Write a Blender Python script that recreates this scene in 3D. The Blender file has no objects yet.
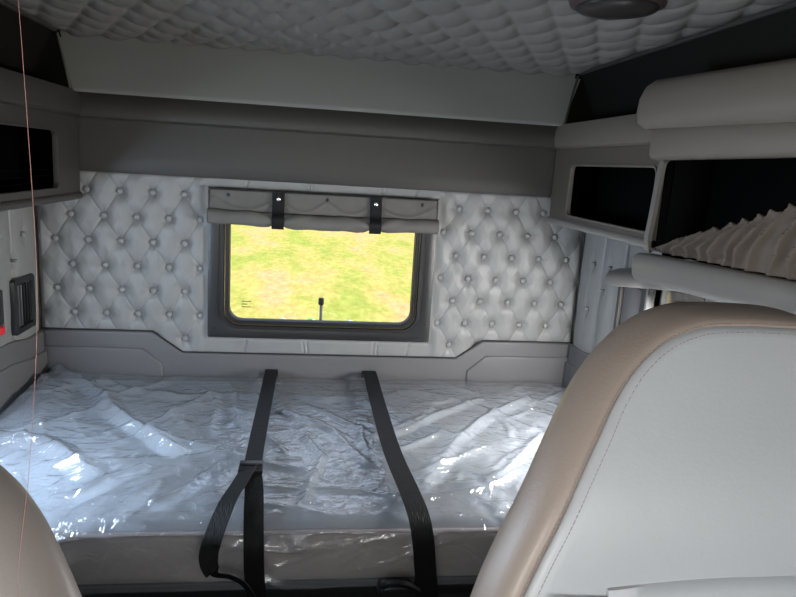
import bpy, bmesh, math, random
from math import sin, cos, pi, radians, exp, sqrt
from mathutils import Vector, Matrix, noise
random.seed(7)
S = bpy.context.scene
COL = S.collection

# ------------------------------------------------------------------ camera
cam_d = bpy.data.cameras.new('camera')
cam = bpy.data.objects.new('camera', cam_d)
COL.objects.link(cam)
yaw, pit, rol = radians(7.9405), radians(11.352), radians(3.5335)
fw = Vector((sin(yaw)*cos(pit), cos(yaw)*cos(pit), -sin(pit)))
rt = Vector((cos(yaw), -sin(yaw), 0)); up = rt.cross(fw)
r2 = cos(rol)*rt + sin(rol)*up; u2 = -sin(rol)*rt + cos(rol)*up
m = Matrix((r2, u2, -fw)).transposed().to_4x4()
m.translation = Vector((-0.0572, -2.6161, 1.4601))
cam.matrix_world = m
cam_d.sensor_width = 36.0
cam_d.lens = 660/796*36
cam_d.clip_start = 0.02
cam_d.clip_end = 500
S.camera = cam

# ------------------------------------------------------------------ sky, sun, exposure
W = bpy.data.worlds.new('sky'); S.world = W; W.use_nodes = True
nt = W.node_tree; nt.nodes.clear()
wo = nt.nodes.new('ShaderNodeOutputWorld'); bg = nt.nodes.new('ShaderNodeBackground')
tc = nt.nodes.new('ShaderNodeTexCoord'); sep = nt.nodes.new('ShaderNodeSeparateXYZ')
rp = nt.nodes.new('ShaderNodeValToRGB')
rp.color_ramp.elements[0].position = 0.0; rp.color_ramp.elements[0].color = (0.95, 0.96, 1.0, 1)
rp.color_ramp.elements[1].position = 0.7; rp.color_ramp.elements[1].color = (0.50, 0.66, 1.0, 1)
nt.links.new(tc.outputs['Generated'], sep.inputs[0]); nt.links.new(sep.outputs['Z'], rp.inputs[0])
nt.links.new(rp.outputs[0], bg.inputs[0]); nt.links.new(bg.outputs[0], wo.inputs[0])
bg.inputs[1].default_value = 1.6

sd = bpy.data.lights.new('sun', 'SUN'); sd.energy = 9.6; sd.angle = radians(0.8); sd.color = (1.0, 0.93, 0.80)
so = bpy.data.objects.new('sun', sd); COL.objects.link(so)
so.rotation_euler = Vector((-0.34, 0.42, -1.0)).to_track_quat('-Z', 'Y').to_euler()

def daylight(name, loc, direction, sx, sy, power, col):
    """sky light coming in through one of the cab's window openings"""
    l = bpy.data.lights.new(name, 'AREA'); l.shape = 'RECTANGLE'; l.size = sx; l.size_y = sy
    l.energy = power; l.color = col
    o = bpy.data.objects.new(name, l); COL.objects.link(o)
    o.location = loc
    o.rotation_euler = Vector(direction).to_track_quat('-Z', 'Z').to_euler()
daylight('windshield_daylight', (0, -3.80, 1.36), (0, 1, 0), 1.9, 0.78, 30, (1.0, 0.98, 0.96))
daylight('door_window_daylight', (-1.14, -2.80, 1.25), (1, 0, -0.1), 0.88, 0.64, 70, (1.0, 0.965, 0.92))
daylight('door_window_daylight', (1.14, -2.80, 1.25), (-1, 0, 0), 0.88, 0.64, 4, (1.0, 0.95, 0.90))
daylight('bunk_window_daylight', (1.14, -0.865, 0.955), (-0.75, 0.25, -0.9), 0.50, 0.38, 40, (1.0, 0.98, 0.96))
daylight('bunk_window_daylight', (-1.14, -0.965, 0.94), (1, 0.1, -0.55), 0.60, 0.36, 29, (0.66, 0.81, 1.0))

S.view_settings.view_transform = 'Standard'
S.view_settings.look = 'None'
S.view_settings.exposure = 0.0
S.view_settings.gamma = 1.0
S.view_settings.use_curve_mapping = False
S.cycles.use_denoising = True
S.cycles.max_bounces = 10
S.cycles.diffuse_bounces = 7
S.cycles.transparent_max_bounces = 12
S.cycles.sample_clamp_indirect = 6

# ------------------------------------------------------------------ materials
def mat(name, col, rough=0.6, metal=0.0, bump=0.0, bscale=400, spec=0.5, var=0.0, vscale=8, alpha=1.0, stretch=None, emis=None):
    M = bpy.data.materials.new(name); M.use_nodes = True
    n = M.node_tree; b = n.nodes['Principled BSDF']
    b.inputs['Base Color'].default_value = (*col, 1); b.inputs['Roughness'].default_value = rough
    b.inputs['Metallic'].default_value = metal; b.inputs['Specular IOR Level'].default_value = spec
    b.inputs['Alpha'].default_value = alpha
    t = n.nodes.new('ShaderNodeTexCoord')
    src = t.outputs['Object']
    if stretch:
        mp = n.nodes.new('ShaderNodeMapping'); mp.inputs['Scale'].default_value = stretch
        n.links.new(src, mp.inputs[0]); src = mp.outputs[0]
    if var > 0:
        nz = n.nodes.new('ShaderNodeTexNoise'); nz.inputs['Scale'].default_value = vscale; nz.inputs['Detail'].default_value = 4
        n.links.new(src, nz.inputs['Vector'])
        r = n.nodes.new('ShaderNodeValToRGB')
        r.color_ramp.elements[0].position = 0.3; r.color_ramp.elements[1].position = 0.7
        r.color_ramp.elements[0].color = (*[c*(1-var) for c in col], 1)
        r.color_ramp.elements[1].color = (*[min(1, c*(1+var)) for c in col], 1)
        n.links.new(nz.outputs[0], r.inputs[0]); n.links.new(r.outputs[0], b.inputs['Base Color'])
    if bump > 0:
        nz = n.nodes.new('ShaderNodeTexNoise'); nz.inputs['Scale'].default_value = bscale; nz.inputs['Detail'].default_value = 3
        n.links.new(src, nz.inputs['Vector'])
        bp = n.nodes.new('ShaderNodeBump'); bp.inputs['Strength'].default_value = bump; bp.inputs['Distance'].default_value = 0.002
        n.links.new(nz.outputs[0], bp.inputs['Height']); n.links.new(bp.outputs[0], b.inputs['Normal'])
    return M

M_tuft = mat('pale_grey_vinyl', (0.25, 0.250, 0.245), 0.42, bump=0.25, bscale=260, var=0.05)
M_button = mat('button_vinyl', (0.25, 0.250, 0.245), 0.35, bump=0.1)
M_ceil = mat('ceiling_vinyl', (0.175, 0.163, 0.152), 0.55, bump=0.2, bscale=300)
M_panel = mat('headliner_cloth', (0.195, 0.195, 0.182), 0.85, bump=0.3, bscale=700)
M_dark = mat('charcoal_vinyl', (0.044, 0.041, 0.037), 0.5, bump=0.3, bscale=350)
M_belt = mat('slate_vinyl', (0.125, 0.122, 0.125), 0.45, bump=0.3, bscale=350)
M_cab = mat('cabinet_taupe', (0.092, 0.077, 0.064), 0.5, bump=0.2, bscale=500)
M_padv = mat('bolster_taupe', (0.150, 0.128, 0.108), 0.5, bump=0.25, bscale=400)
M_lip = mat('shelf_grey', (0.19, 0.175, 0.16), 0.32, bump=0.1)
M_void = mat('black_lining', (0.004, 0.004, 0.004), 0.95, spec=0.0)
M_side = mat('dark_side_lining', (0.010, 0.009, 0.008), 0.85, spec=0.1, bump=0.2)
M_black = mat('black_plastic', (0.012, 0.012, 0.013), 0.35)
M_frame = mat('window_frame_black', (0.022, 0.022, 0.023), 0.33, bump=0.15, bscale=900, spec=0.5)
M_rubber = mat('rubber', (0.010, 0.010, 0.010), 0.45)
M_bronze = mat('bronze_seal', (0.20, 0.15, 0.07), 0.4, metal=0.6)
M_shade = mat('shade_fabric', (0.13, 0.122, 0.112), 0.75, bump=0.4, bscale=500, var=0.06, vscale=20)
M_pipe = mat('black_piping', (0.02, 0.02, 0.02), 0.5)
M_web = mat('black_webbing', (0.007, 0.007, 0.0075), 0.6, spec=0.25, bump=0.8, bscale=300, stretch=(1, 0.2, 0.2))
M_snap = mat('chrome_snap', (0.75, 0.75, 0.75), 0.2, metal=1.0)
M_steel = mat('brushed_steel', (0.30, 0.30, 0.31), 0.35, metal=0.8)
M_matt = mat('mattress_ticking', (0.58, 0.62, 0.66), 0.75, bump=0.4, bscale=80, var=0.07, vscale=5)
M_mside = mat('mattress_border', (0.80, 0.72, 0.65), 0.75, bump=0.4, bscale=120)
M_mpipe = mat('mattress_piping', (0.62, 0.50, 0.48), 0.6)
M_bunk = mat('bunk_base', (0.015, 0.014, 0.013), 0.7)
M_seat = mat('seat_leather', (0.315, 0.327, 0.35), 0.42, bump=0.12, bscale=260, var=0.02)
M_bol = mat('seat_bolster_leather', (0.235, 0.192, 0.168), 0.42, bump=0.15, bscale=260, var=0.03)
M_lseat = mat('seat_leather_warm', (0.30, 0.262, 0.245), 0.42, bump=0.12, bscale=260)
M_stitch = mat('stitch_thread', (0.27, 0.22, 0.20), 0.7)
M_red = mat('red_plastic', (0.75, 0.03, 0.04), 0.4)
M_cord = mat('pink_cord', (0.28, 0.13, 0.11), 0.5)
M_lens = mat('smoked_lens', (0.025, 0.022, 0.022), 0.3, spec=0.25)
M_lens_rim = mat('dome_rim', (0.05, 0.03, 0.033), 0.4)
M_curt = mat('curtain_cloth', (0.135, 0.108, 0.088), 0.8, bump=0.3, bscale=700)
M_floor = mat('floor_rubber', (0.03, 0.03, 0.03), 0.7, bump=0.3)
M_green = mat('green_plastic', (0.01, 0.35, 0.06), 0.35)
M_blue = mat('pale_blue_plastic', (0.25, 0.38, 0.60), 0.35)
M_bounce = mat('gravel', (0.30, 0.29, 0.27), 0.95, bump=0.5, bscale=30, var=0.2, vscale=3)  # for the unseen ground added to keep bounce light neutral
M_chass = mat('chassis_metal', (0.05, 0.05, 0.05), 0.6)
M_ext = mat('exterior_paint', (0.6, 0.6, 0.6), 0.3)

def grass_mat():
    M = bpy.data.materials.new('dry_grass'); M.use_nodes = True
    n = M.node_tree; b = n.nodes['Principled BSDF']; b.inputs['Roughness'].default_value = 0.95
    b.inputs['Specular IOR Level'].default_value = 0.0
    t = n.nodes.new('ShaderNodeTexCoord')
    def nz(sc, det, st=(1, 1, 1), rough=0.6):
        mp = n.nodes.new('ShaderNodeMapping'); mp.inputs['Scale'].default_value = st
        n.links.new(t.outputs['Object'], mp.inputs[0])
        z = n.nodes.new('ShaderNodeTexNoise'); z.inputs['Scale'].default_value = sc; z.inputs['Detail'].default_value = det
        z.inputs['Roughness'].default_value = rough
        n.links.new(mp.outputs[0], z.inputs['Vector']); return z
    a = nz(0.8, 5, (1, 0.35, 1), 0.6); c = nz(7.0, 5, (1, 0.4, 1), 0.8)
    r = n.nodes.new('ShaderNodeValToRGB')
    e = r.color_ramp.elements
    e[0].position = 0.38; e[0].color = (0.26, 0.29, 0.065, 1)
    e[1].position = 0.62; e[1].color = (0.42, 0.30, 0.14, 1)
    k = e.new(0.48); k.color = (0.33, 0.31, 0.085, 1)
    k = e.new(0.57); k.color = (0.41, 0.31, 0.11, 1)
    n.links.new(a.outputs[0], r.inputs[0])
    r2_ = n.nodes.new('ShaderNodeValToRGB')
    r2_.color_ramp.elements[0].position = 0.35; r2_.color_ramp.elements[0].color = (0.72, 0.76, 0.70, 1)
    r2_.color_ramp.elements[1].position = 0.65; r2_.color_ramp.elements[1].color = (1.15, 1.12, 1.3, 1)
    n.links.new(c.outputs[0], r2_.inputs[0])
    mx = n.nodes.new('ShaderNodeMix'); mx.data_type = 'RGBA'; mx.blend_type = 'MULTIPLY'; mx.inputs[0].default_value = 1.0
    n.links.new(r.outputs[0], mx.inputs[6]); n.links.new(r2_.outputs[0], mx.inputs[7])
    n.links.new(mx.outputs[2], b.inputs['Base Color'])
    return M
M_grass = grass_mat()

def glass_mat():
    M = bpy.data.materials.new('window_glass'); M.use_nodes = True
    n = M.node_tree; n.nodes.clear()
    o = n.nodes.new('ShaderNodeOutputMaterial'); tr = n.nodes.new('ShaderNodeBsdfTransparent')
    gl = n.nodes.new('ShaderNodeBsdfGlossy'); gl.inputs['Roughness'].default_value = 0.03
    tr.inputs[0].default_value = (0.95, 0.96, 0.95, 1)
    mx = n.nodes.new('ShaderNodeMixShader'); fr = n.nodes.new('ShaderNodeFresnel'); fr.inputs[0].default_value = 1.45
    n.links.new(fr.outputs[0], mx.inputs[0]); n.links.new(tr.outputs[0], mx.inputs[1]); n.links.new(gl.outputs[0], mx.inputs[2])
    n.links.new(mx.outputs[0], o.inputs[0]); return M
M_glass = glass_mat()

def wrap_mat():
    M = bpy.data.materials.new('clear_plastic_film'); M.use_nodes = True
    n = M.node_tree; n.nodes.clear()
    o = n.nodes.new('ShaderNodeOutputMaterial'); tr = n.nodes.new('ShaderNodeBsdfTransparent')
    tr.inputs[0].default_value = (0.97, 0.98, 1.0, 1)
    gl = n.nodes.new('ShaderNodeBsdfGlossy'); gl.inputs['Roughness'].default_value = 0.12
    df = n.nodes.new('ShaderNodeBsdfTranslucent'); df.inputs[0].default_value = (0.85, 0.9, 0.97, 1)
    d2 = n.nodes.new('ShaderNodeBsdfDiffuse'); d2.inputs[0].default_value = (0.85, 0.9, 0.97, 1)
    t = n.nodes.new('ShaderNodeTexCoord')
    nz = n.nodes.new('ShaderNodeTexNoise'); nz.inputs['Scale'].default_value = 26; nz.inputs['Detail'].default_value = 4
    nz.inputs['Distortion'].default_value = 1.2
    n.links.new(t.outputs['Object'], nz.inputs['Vector'])
    bp = n.nodes.new('ShaderNodeBump'); bp.inputs['Strength'].default_value = 0.8; bp.inputs['Distance'].default_value = 0.009
    n.links.new(nz.outputs[0], bp.inputs['Height'])
    n.links.new(bp.outputs[0], gl.inputs['Normal'])
    lw = n.nodes.new('ShaderNodeLayerWeight'); lw.inputs[0].default_value = 0.28
    n.links.new(bp.outputs[0], lw.inputs['Normal'])
    ma = n.nodes.new('ShaderNodeMath'); ma.operation = 'MULTIPLY_ADD'; ma.inputs[1].default_value = 1.3; ma.inputs[2].default_value = 0.18
    n.links.new(lw.outputs[0], ma.inputs[0])
    m0 = n.nodes.new('ShaderNodeMixShader'); m0.inputs[0].default_value = 0.5
    n.links.new(df.outputs[0], m0.inputs[1]); n.links.new(d2.outputs[0], m0.inputs[2])
    m1 = n.nodes.new('ShaderNodeMixShader'); m1.inputs[0].default_value = 0.32
    n.links.new(tr.outputs[0], m1.inputs[1]); n.links.new(m0.outputs[0], m1.inputs[2])
    m2 = n.nodes.new('ShaderNodeMixShader')
    n.links.new(ma.outputs[0], m2.inputs[0]); n.links.new(m1.outputs[0], m2.inputs[1]); n.links.new(gl.outputs[0], m2.inputs[2])
    n.links.new(m2.outputs[0], o.inputs[0]); return M
M_wrap = wrap_mat()

# ------------------------------------------------------------------ helpers
def obj(name, verts, faces, material, parent=None, smooth=True, loc=None, angle=None):
    me = bpy.data.meshes.new(name); me.from_pydata([tuple(v) for v in verts], [], faces); me.validate()
    bm = bmesh.new(); bm.from_mesh(me); bmesh.ops.recalc_face_normals(bm, faces=bm.faces); bm.normal_update()
    if angle is not None:
        for e in bm.edges:
            if len(e.link_faces) == 2 and e.calc_face_angle(0) > radians(angle): e.smooth = False
    bm.to_mesh(me); bm.free()
    me.materials.append(material)
    if smooth:
        for p in me.polygons: p.use_smooth = True
    o = bpy.data.objects.new(name, me); COL.objects.link(o)
    if parent is not None:
        o.parent = parent
        o.matrix_parent_inverse = Matrix.Translation(parent.location).inverted()
    return o
def tag(o, label=None, cat=None, group=None, kind=None):
    if label: o['label'] = label
    if cat: o['category'] = cat
    if group: o['group'] = group
    if kind: o['kind'] = kind
    return o
def thing(name, loc, label, cat, group=None):
    o = bpy.data.objects.new(name, None); COL.objects.link(o); o.location = loc; o.empty_display_size = 0.05
    return tag(o, label, cat, group)
def struct(o, label=None): return tag(o, label, None, None, 'structure')

class MB:
    def __init__(s): s.v = []; s.f = []
    def add(s, v, f):
        k = len(s.v); s.v += [tuple(p) for p in v]; s.f += [tuple(i+k for i in q) for q in f]; return s
    def box(s, x0, x1, y0, y1, z0, z1, bev=0.0, seg=2):
        bm = bmesh.new(); bmesh.ops.create_cube(bm, size=1)
        for v in bm.verts:
            v.co = Vector(((x0+x1)/2+v.co.x*(x1-x0), (y0+y1)/2+v.co.y*(y1-y0), (z0+z1)/2+v.co.z*(z1-z0)))
        if bev > 0: bmesh.ops.bevel(bm, geom=bm.edges[:], offset=bev, segments=seg, profile=0.5, affect='EDGES')
        bm.verts.index_update()
        s.add([v.co.copy() for v in bm.verts], [[v.index for v in f.verts] for f in bm.faces]); bm.free(); return s
    def tube(s, pts, r, n=10, closed=False):
        pts = [Vector(p) for p in pts]; N = len(pts); k = len(s.v)
        ref = Vector((0.13, 0.31, 0.94)).normalized()
        for i, p in enumerate(pts):
            a = pts[(i-1) % N] if (closed or i > 0) else p; b = pts[(i+1) % N] if (closed or i < N-1) else p
            t = (b-a).normalized(); u = t.cross(ref).normalized(); w = t.cross(u)
            rr = r[i] if isinstance(r, (list, tuple)) else r
            for j in range(n):
                an = 2*pi*j/n; s.v.append(tuple(p + rr*(cos(an)*u + sin(an)*w)))
        for i in range(N if closed else N-1):
            for j in range(n):
                a, b = k+i*n+j, k+i*n+(j+1) % n; i2 = (i+1) % N
                s.f.append((a, b, k+i2*n+(j+1) % n, k+i2*n+j))
        if not closed:
            s.f.append(tuple(k+j for j in range(n))[::-1]); s.f.append(tuple(k+(N-1)*n+j for j in range(n)))
        return s
    def lathe(s, c, axis, prof, n=24):
        """prof: list of (radius, height along axis)"""
        c = Vector(c); ax = Vector(axis).normalized()
        u = ax.orthogonal().normalized(); w = ax.cross(u); k = len(s.v)
        for r, h in prof:
            for j in range(n):
                an = 2*pi*j/n; s.v.append(tuple(c + ax*h + r*(cos(an)*u+sin(an)*w)))
        for i in range(len(prof)-1):
            for j in range(n):
                s.f.append((k+i*n+j, k+i*n+(j+1) % n, k+(i+1)*n+(j+1) % n, k+(i+1)*n+j))
        s.f.append(tuple(k+j for j in range(n))[::-1]); s.f.append(tuple(k+(len(prof)-1)*n+j for j in range(n)))
        return s
    def loft(s, rings, closed_ring=True, cap=True):
        k = len(s.v); n = len(rings[0])
        for r in rings: s.v += [tuple(p) for p in r]
        for i in range(len(rings)-1):
            for j in range(n if closed_ring else n-1):
                j2 = (j+1) % n
                s.f.append((k+i*n+j, k+i*n+j2, k+(i+1)*n+j2, k+(i+1)*n+j))
        if cap and closed_ring:
            s.f.append(tuple(k+j for j in range(n))[::-1]); s.f.append(tuple(k+(len(rings)-1)*n+j for j in range(n)))
        return s
    def build(s, name, material, parent=None, smooth=True, angle=35):
        return obj(name, s.v, s.f, material, parent, smooth, angle=angle)

def slab(name, mp, nu, nv, hf, material, parent=None, back=0.02, keep=None):
    """padded sheet: mp(u,v,h)->xyz, front relief hf(u,v), flat back at h=-back"""
    v = []; f = []
    for j in range(nv+1):
        for i in range(nu+1):
            u, w = i/nu, j/nv; v.append(mp(u, w, hf(u, w)))
    idx = lambda i, j: j*(nu+1)+i
    for j in range(nv):
        for i in range(nu):
            f.append((idx(i, j), idx(i+1, j), idx(i+1, j+1), idx(i, j+1)))
    ring = [(i, 0) for i in range(nu)]+[(nu, j) for j in range(nv)]+[(i, nv) for i in range(nu, 0, -1)]+[(0, j) for j in range(nv, 0, -1)]
    k = len(v)
    for i, j in ring: v.append(mp(i/nu, j/nv, -back))
    L = len(ring)
    for a in range(L):
        b = (a+1) % L
        f.append((idx(*ring[a]), idx(*ring[b]), k+b, k+a))
    f.append(tuple(k+a for a in range(L)))
    return obj(name, v, f, material, parent, True, angle=60)

def sheet(name, pts, material, parent=None, th=0.002):
    """pts: rows of points; gives a closed sheet of real thickness"""
    R, Cn = len(pts), len(pts[0]); v = [p for r in pts for p in r]
    f = [(j*Cn+i, j*Cn+i+1, (j+1)*Cn+i+1, (j+1)*Cn+i) for j in range(R-1) for i in range(Cn-1)]
    me = bpy.data.meshes.new(name); me.from_pydata([tuple(p) for p in v], [], f); me.materials.append(material)
    for p in me.polygons: p.use_smooth = True
    o = bpy.data.objects.new(name, me); COL.objects.link(o)
    if th > 0:
        md = o.modifiers.new('thickness', 'SOLIDIFY'); md.thickness = th; md.offset = 0
    if parent is not None:
        o.parent = parent; o.matrix_parent_inverse = Matrix.Translation(parent.location).inverted()
    return o

def ribbon(mb, path, wdir, width, th=0.0025, wmul=None):
    path = [Vector(p) for p in path]; N = len(path); rings = []
    for i, p in enumerate(path):
        t = (path[min(i+1, N-1)]-path[max(i-1, 0)]).normalized()
        w = Vector(wdir[i] if isinstance(wdir, list) else wdir); w = (w - t*w.dot(t)).normalized(); nn = t.cross(w)
        hw = width/2*(wmul[i] if wmul else 1)
        rings.append([p+w*hw*a+nn*th*b for a, b in ((-1, -.5), (-.5, -.5), (0, -.5), (.5, -.5), (1, -.5), (1, .5), (.5, .5), (0, .5), (-.5, .5), (-1, .5))])
    mb.loft(rings); return mb

def smoothpath(pts, n=8):
    P = [Vector(p) for p in pts]; out = []
    for i in range(len(P)-1):
        p0, p1, p2, p3 = P[max(i-1, 0)], P[i], P[i+1], P[min(i+2, len(P)-1)]
        for k in range(n):
            t = k/n; out.append(0.5*((2*p1)+(p2-p0)*t+(2*p0-5*p1+4*p2-p3)*t*t+(3*p1-p0-3*p2+p3)*t**3))
    out.append(P[-1]); return out

def rrect(cx, cz, w, h, r, n=6):
    pts = []
    rr = r if isinstance(r, (list, tuple)) else (r, r, r, r)     # br, tr, tl, bl
    for k, (sx, sz, a0) in enumerate(((1, -1, -90), (1, 1, 0), (-1, 1, 90), (-1, -1, 180))):
        q = max(rr[k], 1e-4)
        for i in range(n+1):
            a = radians(a0+90*i/n); pts.append((cx+sx*(w/2-q)+q*cos(a), cz+sz*(h/2-q)+q*sin(a)))
    return pts

def ringframe(mb, outer, inner, mp, d0, d1, bev=0.0):
    """closed frame between two outlines with equal point counts; mp(a,b,d)"""
    n = len(outer)
    def sc(P, Q, t): return [(p[0]+(q[0]-p[0])*t, p[1]+(q[1]-p[1])*t) for p, q in zip(P, Q)]
    if bev > 0:
        a = sc(outer, inner, .12); b = sc(outer, inner, .88)
        R = [[mp(*p, d0) for p in outer], [mp(*p, d1-bev) for p in outer], [mp(*p, d1) for p in a], [mp(*p, d1) for p in b], [mp(*p, d1-bev) for p in inner], [mp(*p, d0) for p in inner]]
    else:
        R = [[mp(*p, d0) for p in outer], [mp(*p, d1) for p in outer], [mp(*p, d1) for p in inner], [mp(*p, d0) for p in inner]]
    k = len(mb.v)
    for r in R: mb.v += [tuple(p) for p in r]
    m_ = len(R)
    for i in range(m_):
        i2 = (i+1) % m_
        for j in range(n):
            j2 = (j+1) % n; mb.f.append((k+i*n+j, k+i*n+j2, k+i2*n+j2, k+i2*n+j))
    return mb

def holed_wall(name, mp, u0, u1, v0, v1, holes, d0, d1, material):
    """flat wall from boxes around rectangular holes, one mesh; mp(u,v,d)"""
    us = sorted({u0, u1, *[h[0] for h in holes], *[h[1] for h in holes]}); vs = sorted({v0, v1, *[h[2] for h in holes], *[h[3] for h in holes]})
    mb = MB()
    inh = lambda a, b: any(h[0] < a < h[1] and h[2] < b < h[3] for h in holes)
    def solid(i, j):
        if i < 0 or j < 0 or i >= len(us)-1 or j >= len(vs)-1: return False
        return not inh((us[i]+us[i+1])/2, (vs[j]+vs[j+1])/2)
    for i in range(len(us)-1):
        for j in range(len(vs)-1):
            if not solid(i, j): continue
            a, b, c, d = us[i], us[i+1], vs[j], vs[j+1]
            q = lambda pts: mb.add([mp(*p) for p in pts], [(0, 1, 2, 3)])
            q([(a, c, d0), (b, c, d0), (b, d, d0), (a, d, d0)]); q([(a, c, d1), (b, c, d1), (b, d, d1), (a, d, d1)])
            if not solid(i-1, j): q([(a, c, d0), (a, d, d0), (a, d, d1), (a, c, d1)])
            if not solid(i+1, j): q([(b, c, d0), (b, d, d0), (b, d, d1), (b, c, d1)])
            if not solid(i, j-1): q([(a, c, d0), (b, c, d0), (b, c, d1), (a, c, d1)])
            if not solid(i, j+1): q([(a, d, d0), (b, d, d0), (b, d, d1), (a, d, d1)])
    bm = bmesh.new(); me = bpy.data.meshes.new(name); me.from_pydata(mb.v, [], mb.f); bm.from_mesh(me)
    bmesh.ops.remove_doubles(bm, verts=bm.verts, dist=1e-5); bmesh.ops.recalc_face_normals(bm, faces=bm.faces)
    bm.to_mesh(me); bm.free(); me.materials.append(material)
    o = bpy.data.objects.new(name, me); COL.objects.link(o); return o

def nz(x, y, z=0.0): return noise.noise(Vector((x, y, z)))
def sstep(a, b, x):
    t = max(0, min(1, (x-a)/(b-a))); return t*t*(3-2*t)

# ================================================================== SETTING
# outside ground
g = obj('field', [(-90, -60, -1.25), (90, -60, -1.25), (90, 200, -1.25), (-90, 200, -1.25)], [(0, 1, 2, 3)], M_grass, smooth=False)
tag(g, 'sunlit yellow and green grass field seen through the rear window', 'grass', kind='stuff')

yd = MB().box(-40, 40, -40, 6.5, -1.27, -1.235).build('bounce_ground', M_bounce); tag(yd, 'unseen grey gravel added around the truck for neutral bounce light', 'ground', kind='stuff')  # added out of view so light bounced to the ceiling stays neutral
fl = MB().box(-1.12, 1.12, -3.75, 0.06, -0.06, 0.0).build('floor', M_floor); struct(fl)
roof = MB().box(-1.12, 1.12, -3.75, 0.06, 1.90, 1.95).build('roof_shell', M_ext)
roof.name = 'ceiling'; struct(roof)

# quilted ceiling
A_, B_ = 0.118, 0.13
def hceil(u, w):
    x = -0.965+1.93*u; y = -3.70*w
    p = x/A_ + y/(2*B_); q = x/A_ - y/(2*B_)
    s = abs(sin(pi*p))*abs(sin(pi*q))
    edge = min(1, (0.965-abs(x))/0.05)*min(1, -y/0.02+0.15)
    pp, qq = round(p), round(q)
    r = sqrt(((p-pp)*A_)**2+((q-qq)*A_)**2)
    return 0.005+max(0, edge)*(0.017*s**0.38 + 0.006*(1-exp(-(r/0.018)**2)) + 0.004*nz(x*9, y*9) + 0.002*nz(x*30, y*20))
ce = slab('ceiling', lambda u, w, h: (-0.965+1.93*u, -3.70*w, 1.865-h), 250, 430, hceil, M_ceil, back=0.03); struct(ce)

# back wall and its window opening
wb = holed_wall('wall_back', lambda a, b, d: (a, d, b), -1.12, 1.12, 0.0, 1.90, [(-0.375, 0.375, 0.81, 1.26)], 0.022, 0.07, M_tuft)
struct(wb)
wl = holed_wall('wall_left', lambda a, b, d: (-d, a, b), -3.75, 0.022, 0.0, 1.90, [(-1.27, -0.66, 0.75, 1.13), (-3.25, -2.35, 0.92, 1.58)], 1.075, 1.12, M_tuft); struct(wl)
wr = holed_wall('wall_right', lambda a, b, d: (d, a, b), -3.75, 0.022, 0.0, 1.90, [(-1.12, -0.61, 0.75, 1.16), (-3.25, -2.35, 0.92, 1.58)], 1.075, 1.12, M_tuft); struct(wr)
wf = holed_wall('wall_front', lambda a, b, d: (a, d, b), -1.12, 1.12, 0.0, 1.90, [(-0.96, 0.96, 0.96, 1.76)], -3.76, -3.70, M_dark); struct(wf)

# tufted padding of the back wall
TA, TB = 0.118, 0.0945
def lat(x, z, cx):
    p = (x-cx)/TA + (z-1.305)/(2*TB); q = (x-cx)/TA - (z-1.305)/(2*TB); return p, q
def tuft_h(x, z, cx, x0, x1, z0, z1, zlow=0.72, xin=None):
    p, q = lat(x, z, cx)
    s = abs(sin(pi*p))*abs(sin(pi*q))
    pp, qq = round(p), round(q)
    dx = (p-pp+q-qq)*TA/2; dz = (p-pp-q+qq)*TB
    r = sqrt(dx*dx+dz*dz)
    m_ = 1.0
    if xin is not None: m_ = sstep(0.0, 0.03, abs(x)-xin)           # smooth beside the window
    th = math.atan2(dz, dx)
    dl = min(abs(p-pp), abs(q-qq))*0.1
    tuft = 0.0025*s**0.4 - 0.0024*exp(-(dl/0.0032)**2)*(0.6+0.9*nz(x*9, z*9, 8)) + 0.024*(1-exp(-(r/0.020)**1.4)) + 0.0025*nz(x*14, z*14, 3) + 0.0016*cos(7*th+9*nz(pp*3.1, qq*2.7))*exp(-r/0.022)*min(1, r/0.01)
    h = m_*tuft + (1-m_)*0.019
    h += 0.0018*nz(x*40, z*22, 9)
    e = min((x1-x) if x > 0 else (x-x0), z1-z)
    return h*min(1, sqrt(max(0, e)/0.018)*0.8+0.2)
def tufted(name, x0, x1, z0, z1, cx):
    o = slab(name, lambda u, w, h: (x0+(x1-x0)*u, 0.018-h, z0+(z1-z0)*w), 220, 250,
             lambda u, w: tuft_h(x0+(x1-x0)*u, z0+(z1-z0)*w, cx, x0, x1, z0, z1, xin=0.452), M_tuft, wb, back=0.003)
    return o
def button(c, n_, r=0.0130, parent=None):
    MB().lathe(c, n_, [(r*0.9, -0.014), (r, 0.0), (r*0.93, 0.004), (r*0.62, 0.0075), (r*0.2, 0.009)], 14).build('button', M_button, parent, angle=None)
for sgn in (-1, 1):
    x0, x1 = (-1.07, -0.446) if sgn < 0 else (0.446, 1.07)
    tp = tufted('tufted_panel', x0, x1, 0.66, 1.385, sgn*0.535)
    for j in range(7):
        z = 1.305-TB*j
        base = 0.535 if j % 2 == 0 else 0.476
        for k in range(5):
            x = base+0.118*k
            if j == 6 and k > 0: continue
            if x > 1.02: continue
            if z < 0.8 and x > 0.6: continue
            button((sgn*x, 0.0065, z), (0, -1, 0), parent=tp)
# puckered padding above and below the window
def pucker(u, w, x0, x1, z0, z1):
    x = x0+(x1-x0)*u
    h = 0.019+0.003*nz(x*16, w*1.5)
    for c in (-0.30, -0.07, -0.055, 0.22, 0.235, 0.36):
        h -= 0.006*exp(-((x-c-0.004*sin(w*5+c*9))/0.004)**2)
    return h*min(1, sqrt(min(w, 1-w)*8)*0.8+0.2)
for z0, z1 in ((0.66, 0.752), (1.335, 1.385)):
    slab('window_surround_pad', lambda u, w, h: (-0.446+0.892*u, 0.018-h, z0+(z1-z0)*w), 180, 14, lambda u, w: pucker(u, w, -0.446, 0.446, z0, z1), M_tuft, wb, back=0.003)

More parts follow.
